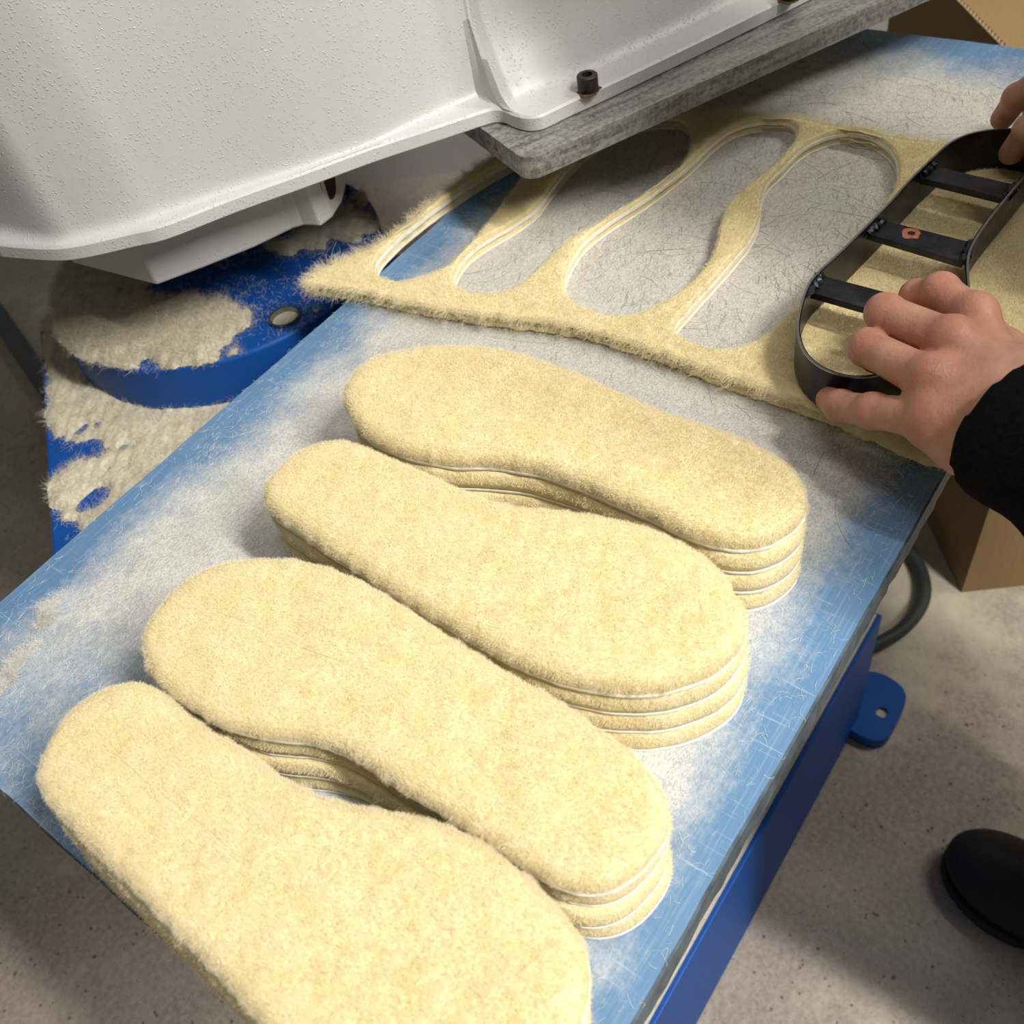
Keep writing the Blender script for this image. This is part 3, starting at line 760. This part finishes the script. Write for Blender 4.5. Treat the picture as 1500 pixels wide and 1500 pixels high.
def fdisc(Q):
    px = np.array([.0, 0]); r = np.full(len(Q), -.55)
    for x, y, s, k in ((150,400,.06,1.9),(170,470,.05,1.9),(240,480,.04,1.7),(290,480,.03,1.7),(275,520,.02,1.2),(335,480,.02,.7),(490,330,.03,1.5),(455,345,.02,.9),(130,330,.07,1.5)):
        c = g(x, y, DTOP)[:2]; r += k * np.exp(-((Q - c) ** 2).sum(1) / s ** 2)
    for x, y in ((300,430),(220,420),(420,400),(260,405)):
        c = g(x, y, DTOP)[:2]; r -= .8 * np.exp(-((Q - c) ** 2).sum(1) / .03 ** 2)
    c = g(417, 464, DTOP)[:2]; r -= 1.2 * np.exp(-((Q - c) ** 2).sum(1) / .016 ** 2)
    return r
drift('wool_dust', circle(DC, DR + .004, 80), TZ + DTOP + .0006, 17, -.15, .0065, .0011, 'beige wool dust heaped on the left of the blue pivot disc', 36000, fdisc, .045, .006)
# small tufts lying on the board
for k, (x, y, s) in enumerate([(75, 893, .012), (25, 975, .013), (165, 800, .018), (30, 1100, .016), (410, 590, .016)]):
    c = g(x, y, 0)[:2]
    if k in (2, 4, 3): continue
    a = np.linspace(0, 2*np.pi, 24, endpoint=False); rr = np.random.default_rng(k); ro = s * (1 + .25*np.sin(2*a + k) + .1*rr.normal(size=24))
    P = np.stack([c[0] + 1.3*ro*np.cos(a), c[1] + .7*ro*np.sin(a)], 1)
    drift('wool_tuft', P, TZ + .0004, 70 + k, -.25, .0028, .0012, ['small beige wool tuft on the board, beside its left edge', 'small beige wool tuft on the board, left of the nearest insole stack'][k], 3500, None, .02, .008, M_TUFT, M_LINT, .003)
# loose fibres and cut marks on the board
def lint(name, n, seed, dens, lmin, lmax, rad, mat, curve, z, dirf=None, k=6):
    r = np.random.default_rng(seed); P = np.zeros((0, 2))
    while len(P) < n:
        Q = np.c_[r.uniform(BX0 + .002, BX1 - .002, 4*n), r.uniform(BY0 + .002, BY1 - .002, 4*n)]
        P = np.vstack([P, Q[r.random(4*n) < dens(Q)]])
    P = P[:n]; a = r.uniform(0, 2*np.pi, n) if dirf is None else dirf(P, r); L = r.uniform(lmin, lmax, n); kap = r.normal(size=n) * curve
    t = np.linspace(-.5, .5, k); pts = np.zeros((n, k, 3))
    cur = np.zeros((n, 2)); prev = None
    for j in range(k):
        ang = a + kap * L * t[j]
        if j: cur = cur + np.stack([np.cos(ang), np.sin(ang)], 1) * (L / (k - 1))[:, None]
        pts[:, j, :2] = P + cur; pts[:, j, 2] = TZ + z + r.random(n) * z
    pts[..., 0] = np.clip(pts[..., 0], BX0, BX1); pts[..., 1] = np.clip(pts[..., 1], BY0, BY1)
    return curves(name, pts, rad * r.uniform(.6, 1.4, n), mat, board, taper=.8)
def dens_l(Q):
    x, y = Q[:, 0] - BX0, Q[:, 1] - BY0; W = BY1 - BY0
    e = np.minimum(np.minimum((W - y) * 16, y * 14), np.minimum((BX1 - BX0 - x) * 14, 1))
    return np.clip(.12 + .75 * np.clip(e + .7 * snoise(Q, .12, 3, 3) - .25, 0, 1), 0, 1)
lint('wool_lint', 40000, 41, dens_l, .002, .007, .000055, M_LINT, 160, .00025)
def dens_c(Q):
    return np.clip((Q[:, 0] - .33) * 6, 0, 1) * np.clip((.62 + .25 - Q[:, 0]) * 8, 0.02, 1) * np.clip((Q[:, 1] - .10) * 20, 0, 1) * np.clip((.45 - Q[:, 1]) * 14, 0.02, 1)
lint('cut_mark', 420, 43, dens_c, .012, .05, .00008, M_CUT, 26, .00010, None, 9)
lint('cut_mark', 2600, 44, lambda Q: dens_c(Q) * (snoise(Q, .1, 9) > -.1), .003, .012, .00007, M_CUT, 12, .00010, lambda P, r: .35 + r.normal(size=len(P)) * .22, 4)

# ------------------------------------------------------------------ cardboard box, cable, pipe
cb = g(1408, 868, -TZ); bu, bv = np.array([.763, .647]), np.array([.608, -.794])
box = empty('cardboard_box', cb); tag(box, 'tall brown cardboard box standing on the floor beyond the board', 'box')
LU, LV, BH = .55, .50, TZ - .105
def bx(name, u0, u1, v0, v1, z0, z1, mat, sm=False):
    Q = np.array([cb[:2] + bu*a + bv*b for a, b in ((u0, v0), (u1, v0), (u1, v1), (u0, v1))])
    V, Fs = prism([ccw(Q)], z0, z1); return put(name, V, Fs, mat, box, smooth=sm)
bx('side_panel', 0, LU, .0002, .0062, 0, BH - .004, M_CARD); bx('liner', 0, LU, 0, .0009, BH - .004, BH + .001, M_CARD); bx('liner', 0, LU, .0053, .0062, BH - .004, BH + .001, M_CARD); bx('side_panel', 0, .006, .006, LV, 0, BH, M_CARD)
bx('side_panel', 0, LU, LV - .006, LV, 0, BH, M_CARD); bx('side_panel', LU - .006, LU, .006, LV - .006, 0, BH, M_CARD)
bx('bottom_panel', .006, LU - .006, .006, LV - .006, 0.001, .007, M_CARD)
bx('top_flap', .006, LU - .006, .0085, LV * .5 - .001, BH - .012, BH - .006, M_CARD); bx('top_flap', .006, LU - .006, LV * .5 + .001, LV - .0065, BH - .012, BH - .006, M_CARD)
# corrugated core along the cut top edge
V = []; Fs = []
ln = np.linspace(.001, LU - .001, 640)
for i, u in enumerate(ln):
    w = .0017 * math.sin(2 * math.pi * u / .0085)
    for dv, dz in ((.0025 + w, -.0035), (.0037 + w, -.0035), (.0037 + w, .0014), (.0025 + w, .0014)):
        p = cb[:2] + bu*u + bv*dv; V.append((*p, BH + dz - .0005))
for i in range(639):
    for k in range(4): Fs.append((i*4+k, i*4+(k+1) % 4, (i+1)*4+(k+1) % 4, (i+1)*4+k))
put('corrugated_edge', V, Fs, M_FLUTE, box, smooth=False)
P = resample(np.array([g(x, y, -TZ + .011) for x, y in ((1300,770),(1335,812),(1351,842),(1354,870),(1346,893),(1328,916),(1303,934),(1270,950),(1230,965))]), 60, False)
P = np.vstack([P[:1] + (P[0] - P[1]) * 1, P])
V, Fs = tube(P, .0095, 12); tag(put('rubber_cable', V, Fs, M_CABLE), 'dark rubber cable curving over the floor beside the blue plinth', 'cable')
P = np.array([g(x, y, -TZ + .03) for x, y in ((-20, 438), (0, 466), (62, 556), (170, 710))])
V, Fs = tube(resample(P, 12, False), .021, 14); tag(put('steel_pipe', V, Fs, M_PIPE), 'dark grey pipe lying on the floor behind the press', 'pipe')

# ------------------------------------------------------------------ person
def surface_nets(f, lo, hi, st):
    n = [int(math.ceil((h - l) / st)) + 1 for l, h in zip(lo, hi)]
    ax = [l + st * np.arange(k) for l, k in zip(lo, n)]
    v = np.empty(n, np.float32)
    Y, Z = np.meshgrid(ax[1], ax[2], indexing='ij')
    for i0 in range(0, n[0], 16):
        xs = ax[0][i0:i0+16]; X = np.broadcast_to(xs[:, None, None], (len(xs), n[1], n[2]))
        P = np.stack([X, np.broadcast_to(Y, X.shape), np.broadcast_to(Z, X.shape)], -1)
        v[i0:i0+16] = f(P)
    s = v < 0
    cnt = np.zeros([k - 1 for k in n], np.int8); acc = np.zeros([k - 1 for k in n] + [3], np.float32)
    for a in range(3):
        sl0 = [slice(None)] * 3; sl1 = [slice(None)] * 3; sl0[a] = slice(0, -1); sl1[a] = slice(1, None)
        v0, v1 = v[tuple(sl0)], v[tuple(sl1)]; cr = s[tuple(sl0)] != s[tuple(sl1)]
        t = np.where(cr, v0 / np.where(cr, v0 - v1, 1), 0)
        o_ = [b for b in range(3) if b != a]
        for d0 in (0, 1):
            for d1 in (0, 1):
                q = [slice(None)] * 3
                for b, dd in zip(o_, (d0, d1)): q[b] = slice(dd, n[b] - 1 + dd)
                c = cr[tuple(q)]; tt = t[tuple(q)]; cnt += c
                acc[..., a] += np.where(c, tt, 0)
                for b, dd in zip(o_, (d0, d1)): acc[..., b] += np.where(c, dd, 0)
    act = cnt > 0; ids = -np.ones(act.shape, np.int64); ids[act] = np.arange(act.sum())
    cell = np.argwhere(act); V = np.array(lo) + st * (cell + acc[act] / cnt[act][:, None]); Fs = []
    for a in range(3):
        b, c = [k for k in range(3) if k != a]
        sl0 = [slice(None)] * 3; sl1 = [slice(None)] * 3; sl0[a] = slice(0, -1); sl1[a] = slice(1, None)
        E = np.argwhere(s[tuple(sl0)] != s[tuple(sl1)])
        E = E[(E[:, b] > 0) & (E[:, c] > 0) & (E[:, b] < n[b] - 1) & (E[:, c] < n[c] - 1)]
        q = []
        for db, dc in ((1, 1), (0, 1), (0, 0), (1, 0)):
            k = E.copy(); k[:, b] -= db; k[:, c] -= dc; q.append(ids[k[:, 0], k[:, 1], k[:, 2]])
        Fs.append(np.stack(q, 1))
    return V, np.vstack(Fs)
def cone(P, a, b, ra, rb):
    a, b = np.asarray(a, np.float32), np.asarray(b, np.float32); ab = b - a
    t = np.clip(((P - a) @ ab) / (ab @ ab + 1e-12), 0, 1)
    return np.linalg.norm(P - a - t[..., None] * ab, axis=-1) - (ra + (rb - ra) * t)
def ell(P, c, r, R=None):
    q = P - np.asarray(c, np.float32)
    if R is not None: q = q @ np.asarray(R, np.float32)
    r = np.asarray(r, np.float32); k0 = np.linalg.norm(q / r, axis=-1); k1 = np.linalg.norm(q / (r * r), axis=-1)
    return k0 * (k0 - 1) / (k1 + 1e-9)
def smin(a, b, k):
    h = np.clip(.5 + .5 * (b - a) / k, 0, 1); return b + (a - b) * h - k * h * (1 - h)

def gp(px, py, h): return g(px, py, h - .007)
LH = dict(  # left hand: every joint with its radius
    wr=(gp(1500, 578, .078), .0185), wu=(gp(1432, 640, .068), .0185),
    index=[(gp(1428, 466, .084), .0106), (gp(1378, 426, .083), .0092), (gp(1342, 433, .070), .0082), (gp(1336, 452, .052), .0072)],
    middle=[(gp(1395, 502, .089), .0112), (gp(1296, 458, .083), .0096), (gp(1300, 468, .064), .0085), (gp(1318, 478, .050), .0080)],
    ring=[(gp(1364, 557, .084), .0108), (gp(1271, 509, .076), .0094), (gp(1284, 522, .056), .0082), (gp(1308, 540, .042), .0076)],
    little=[(gp(1362, 614, .074), .0104), (gp(1278, 602, .060), .0088), (gp(1231, 595, .048), .0082), (gp(1214, 585, .037), .0072)],
    thumb=[(gp(1490, 560, .066), .0150), (gp(1468, 515, .056), .0120), (gp(1440, 480, .052), .0098), (gp(1418, 462, .050), .0080)])
RH = dict(
    wr=(gp(1700, 190, .10), .0200), wu=(gp(1690, 120, .10), .0190),
    thumb=[(gp(1640, 205, .085), .0145), (gp(1560, 170, .078), .0115), (gp(1508, 190, .062), .0096), (gp(1481, 224, .038), .0082)],
    index=[(gp(1600, 115, .095), .0115), (gp(1530, 115, .088), .0098), (gp(1490, 143, .066), .0090), (gp(1468, 174, .044), .0080)],
    middle=[(gp(1615, 90, .094), .0118), (gp(1560, 95, .086), .0102), (gp(1525, 140, .060), .0090), (gp(1515, 168, .044), .0080)],
    ring=[(gp(1635, 75, .090), .0115), (gp(1590, 85, .080), .0098), (gp(1565, 130, .056), .0086), (gp(1558, 160, .042), .0076)],
    little=[(gp(1655, 65, .084), .0105), (gp(1620, 75, .072), .0088), (gp(1600, 115, .052), .0078), (gp(1592, 140, .040), .0070)])
ELB_L, ELB_R = np.array([.415, -.22, TZ + .01]), np.array([.76, -.17, TZ + .15])
def hand_sdf(H, elbow):
    wc = .5 * (H['wr'][0] + H['wu'][0])
    def f(P):
        d = None
        for nm in ('index', 'middle', 'ring', 'little'):
            J = H[nm]; w = H['wr'] if nm in ('index', 'middle') else H['wu']
            base = w[0] * .7 + wc * .3
            m_ = cone(P, base, J[0][0] - np.array([0, 0, .004]), w[1] * .80, J[0][1] * 1.12)
            d = m_ if d is None else smin(d, m_, .012)
        d = smin(d, cone(P, H['wr'][0], H['wu'][0], H['wr'][1], H['wu'][1]), .012)
        mid = (H['index'][0][0] + H['little'][0][0] + 2 * wc) / 4 - np.array([0, 0, .008])
        d = smin(d, ell(P, mid, (.027, .027, .015)), .012)
        fa = wc + (elbow - wc) * .35
        d = smin(d, cone(P, wc, fa, .0255, .033), .02)
        # digits: each its own chain; a small blend keeps the clefts between neighbours
        for nm in ('thumb', 'index', 'middle', 'ring', 'little'):
            J = H[nm]; c = None
            for i in range(3):
                s_ = cone(P, J[i][0], J[i+1][0], J[i][1] * (1. if i == 0 else .97), J[i+1][1])
                c = s_ if c is None else smin(c, s_, .003)
            for i in (1, 2):                                   # knuckle swell
                c = smin(c, np.linalg.norm(P - np.float32(J[i][0]), axis=-1) - J[i][1] * 1.06, .003)
            d = smin(d, c, .0022 if nm != 'thumb' else .010)
            if nm != 'thumb':
                d = smin(d, np.linalg.norm(P - np.float32(J[0][0] + np.array([0, 0, .0015])), axis=-1) - J[0][1] * 1.0, .006)
        # tendons on the back of the hand
        for nm in ('index', 'middle', 'ring', 'little'):
            J = H[nm]; d = smin(d, cone(P, wc + np.array([0, 0, .012]), J[0][0] + np.array([0, 0, .0068]), .006, .0045), .010)
        return d
    return f
def hand_mesh(H, elbow, st):
    pts = np.array([H['wr'][0], H['wu'][0]] + [j[0] for k in ('index', 'middle', 'ring', 'little', 'thumb') for j in H[k]])
    wc = .5 * (H['wr'][0] + H['wu'][0]); pts = np.vstack([pts, wc + (elbow - wc) * .18])
    return surface_nets(hand_sdf(H, elbow), pts.min(0) - .03, pts.max(0) + .03, st)
person = empty('person', (.49, -.2, 0)); tag(person, 'person in black clothes pressing the cutting die down with both hands', 'person')
VL, FLh = hand_mesh(LH, ELB_L, .0014); VR, FRh = hand_mesh(RH, ELB_R, .0020)
# head, neck and the covered rest of the body
SHL, SHR = np.array([.36, -.30, TZ + .50]), np.array([.71, -.30, TZ + .50])
HEADC = np.array([.53, -.20, TZ + .74])
def body_sdf(P):
    d = ell(P, (.53, -.33, TZ + .33), (.155, .10, .26))
    d = smin(d, ell(P, (.53, -.36, TZ + .02), (.15, .10, .15)), .05)
    for sh, el in ((SHL, ELB_L), (SHR, ELB_R)):
        d = smin(d, cone(P, sh, el, .045, .036), .03)
    for el, H in ((ELB_L, LH), (ELB_R, RH)):
        wc = .5 * (H['wr'][0] + H['wu'][0]); d = smin(d, cone(P, el, wc, .036, .026), .012)
    d = smin(d, cone(P, (.53, -.29, TZ + .52), HEADC - np.array([0, .03, .08]), .055, .052), .03)
    d = smin(d, ell(P, HEADC, (.073, .092, .112)), .02)
    d = smin(d, ell(P, HEADC + np.array([0, .035, -.065]), (.048, .055, .05)), .03)
    d = smin(d, cone(P, HEADC + np.array([0, .088, .01]), HEADC + np.array([0, .108, -.022]), .009, .013), .008)
    for sx in (-1, 1):
        d = smin(d, ell(P, HEADC + np.array([sx * .073, -.005, -.01]), (.009, .02, .032)), .006)
        d = np.maximum(d, -(ell(P, HEADC + np.array([sx * .030, .098, .012]), (.014, .010, .008)) ))
    d = np.maximum(d, -ell(P, HEADC + np.array([0, .096, -.058]), (.022, .010, .003)))
    for sx in (-1, 1):
        d = smin(d, cone(P, (.53 + sx * .085, -.35, TZ - .06), (.52 + sx * .085, -.29 + sx * .07, TZ - .34), .075, .052), .04)
        d = smin(d, cone(P, (.52 + sx * .085, -.29 + sx * .07, TZ - .34), (.51 + sx * .10, -.28 + sx * .09, TZ - .70), .05, .036), .02)
    return d
VB, FB_ = surface_nets(body_sdf, (.22, -.50, .05), (.92, .16, TZ + .90), .012)
keep = np.ones(len(VB), bool)                          # the fine hands replace the coarse wrists
for el, H in ((ELB_L, LH), (ELB_R, RH)):
    wc = .5 * (H['wr'][0] + H['wu'][0]); ax_ = _n(wc - el); keep &= ~(((VB - el) @ ax_ > np.linalg.norm(wc - el) * .80) & (np.linalg.norm(np.cross(VB - el, ax_), axis=1) < .06))
FB_ = FB_[keep[FB_].all(1)]
V = np.vstack([VL, VR, VB]); Fs = np.vstack([FLh, FRh + len(VL), FB_ + len(VL) + len(VR)])
bodyo = put('body', V, Fs, M_SKIN, person, sharp=0)
sm = bodyo.modifiers.new('smooth', 'SMOOTH'); sm.factor = .5; sm.iterations = 3
at = bodyo.data.attributes.new('flush', 'FLOAT', 'POINT'); fl = np.zeros(len(V))
for H in (LH, RH):
    for nm in ('index', 'middle', 'ring', 'little'):
        for j, s_, k in ((0, .012, .9), (1, .010, .7), (2, .009, .6), (3, .011, 1.)):
            fl = np.maximum(fl, k * np.exp(-((V - H[nm][j][0]) ** 2).sum(1) / s_ ** 2 * .6))
at.data.foreach_set('value', np.clip(fl, 0, 1).astype(np.float32))
# finger nails on the far hand, which shows its finger tips
def shirt_sdf(P):
    d = ell(P, (.53, -.33, TZ + .32), (.18, .125, .29))
    d = smin(d, ell(P, (.53, -.36, TZ + .02), (.175, .13, .15)), .06)
    for sh, el, H in ((SHL, ELB_L, LH), (SHR, ELB_R, RH)):
        wc = .5 * (H['wr'][0] + H['wu'][0]); ax_ = _n(wc - el); end = wc + ax_ * (-.011 if H is LH else -.004); cn = _n(ax_ + (np.array([.65, 0, -.35]) if H is LH else np.array([0, 0, -.3])))
        d = smin(d, cone(P, sh, el, .068, .058), .04)
        fo_ = cone(P, el, end - ax_ * .050, .076, .056)
        fo_ = fo_ + .0025 * np.sin(((P - el) @ np.float32(ax_)) * 130)
        cu = cone(P, end - ax_ * .05, end + ax_ * .03, .044, .042)
        s_ = smin(fo_, cu, .010)
        s_ = -smin(-s_, -((P - np.float32(end)) @ np.float32(cn)), .008)
        d = smin(d, s_, .02)
    d = smin(d, cone(P, (.53, -.30, TZ + .50), (.53, -.27, TZ + .57), .075, .066), .03)
    return d
V, Fs = surface_nets(shirt_sdf, (.18, -.56, TZ - .16), (.96, .13, TZ + .66), .0050)
o = put('sweatshirt', V, Fs, M_BLACK, person, sharp=0); tag(o, 'black sweatshirt'); sm = o.modifiers.new('smooth', 'SMOOTH'); sm.iterations = 5
def trouser_sdf(P):
    d = ell(P, (.53, -.36, TZ - .06), (.165, .12, .12))
    for sx in (-1, 1):
        d = smin(d, cone(P, (.53 + sx * .085, -.35, TZ - .10), (.52 + sx * .085, -.29 + sx * .07, TZ - .34), .092, .072), .04)
        d = smin(d, cone(P, (.52 + sx * .085, -.29 + sx * .07, TZ - .34), (.51 + sx * .10, -.26 + sx * .09, .10), .072, .066), .03)
    return np.maximum(d, .075 - P[..., 2])
V, Fs = surface_nets(trouser_sdf, (.28, -.54, .05), (.77, -.04, TZ + .08), .010)
o = put('trousers', V, Fs, M_BLACK, person, sharp=0); tag(o, 'black trousers'); sm = o.modifiers.new('smooth', 'SMOOTH'); sm.iterations = 2
def cap_sdf(P):
    d = ell(P, HEADC + np.array([0, -.012, .018]), (.080, .097, .112))
    return np.maximum(d, -(ell(P, HEADC + np.array([0, .075, -.06]), (.085, .085, .12))))
V, Fs = surface_nets(cap_sdf, HEADC - np.array([.11, .13, .12]), HEADC + np.array([.11, .13, .15]), .008)
put('hair', V, Fs, M_HAIR, person, sharp=0)
def shoe(tx, ty, ang, name='shoe'):
    c, s = math.cos(ang), math.sin(ang)
    T = lambda P: np.stack([(P[..., 0] - tx) * c + (P[..., 1] - ty) * s, -(P[..., 0] - tx) * s + (P[..., 1] - ty) * c, P[..., 2]], -1).astype(np.float32)
    def up(P):
        q = T(P)
        d = ell(q, (0, -.062, .036), (.050, .072, .044)); d = smin(d, ell(q, (0, -.15, .05), (.043, .10, .048)), .03)
        d = smin(d, ell(q, (0, -.235, .05), (.040, .048, .055)), .03); d = smin(d, cone(q, (0, -.215, .06), (0, -.215, .14), .045, .047), .03)
        return np.maximum(d, .016 - q[..., 2])
    def so(P):
        q = T(P); a_ = ell(q * np.float32([1, 1, 0]), (0, -.065, 0), (.055, .075, 1)); b_ = ell(q * np.float32([1, 1, 0]), (0, -.21, 0), (.045, .078, 1))
        d = smin(a_, b_, .04); return np.maximum(d, np.abs(q[..., 2] - .0105) - .0100)
    lo = np.array([tx - .16, ty - .33, -.01]); hi = np.array([tx + .16, ty + .03, .17])
    V, Fs = surface_nets(up, lo, hi, .006); u = put(name, V, Fs, M_SHOE, person, sharp=0)
    V, Fs = surface_nets(so, lo, np.r_[hi[:2], .04], .005); put('rubber_sole', V, Fs, M_SOLE, u, sharp=50)
sp = g(1402, 1258, -TZ + .02)
shoe(.556, -.022, -.12); shoe(.395, -.215, .10)
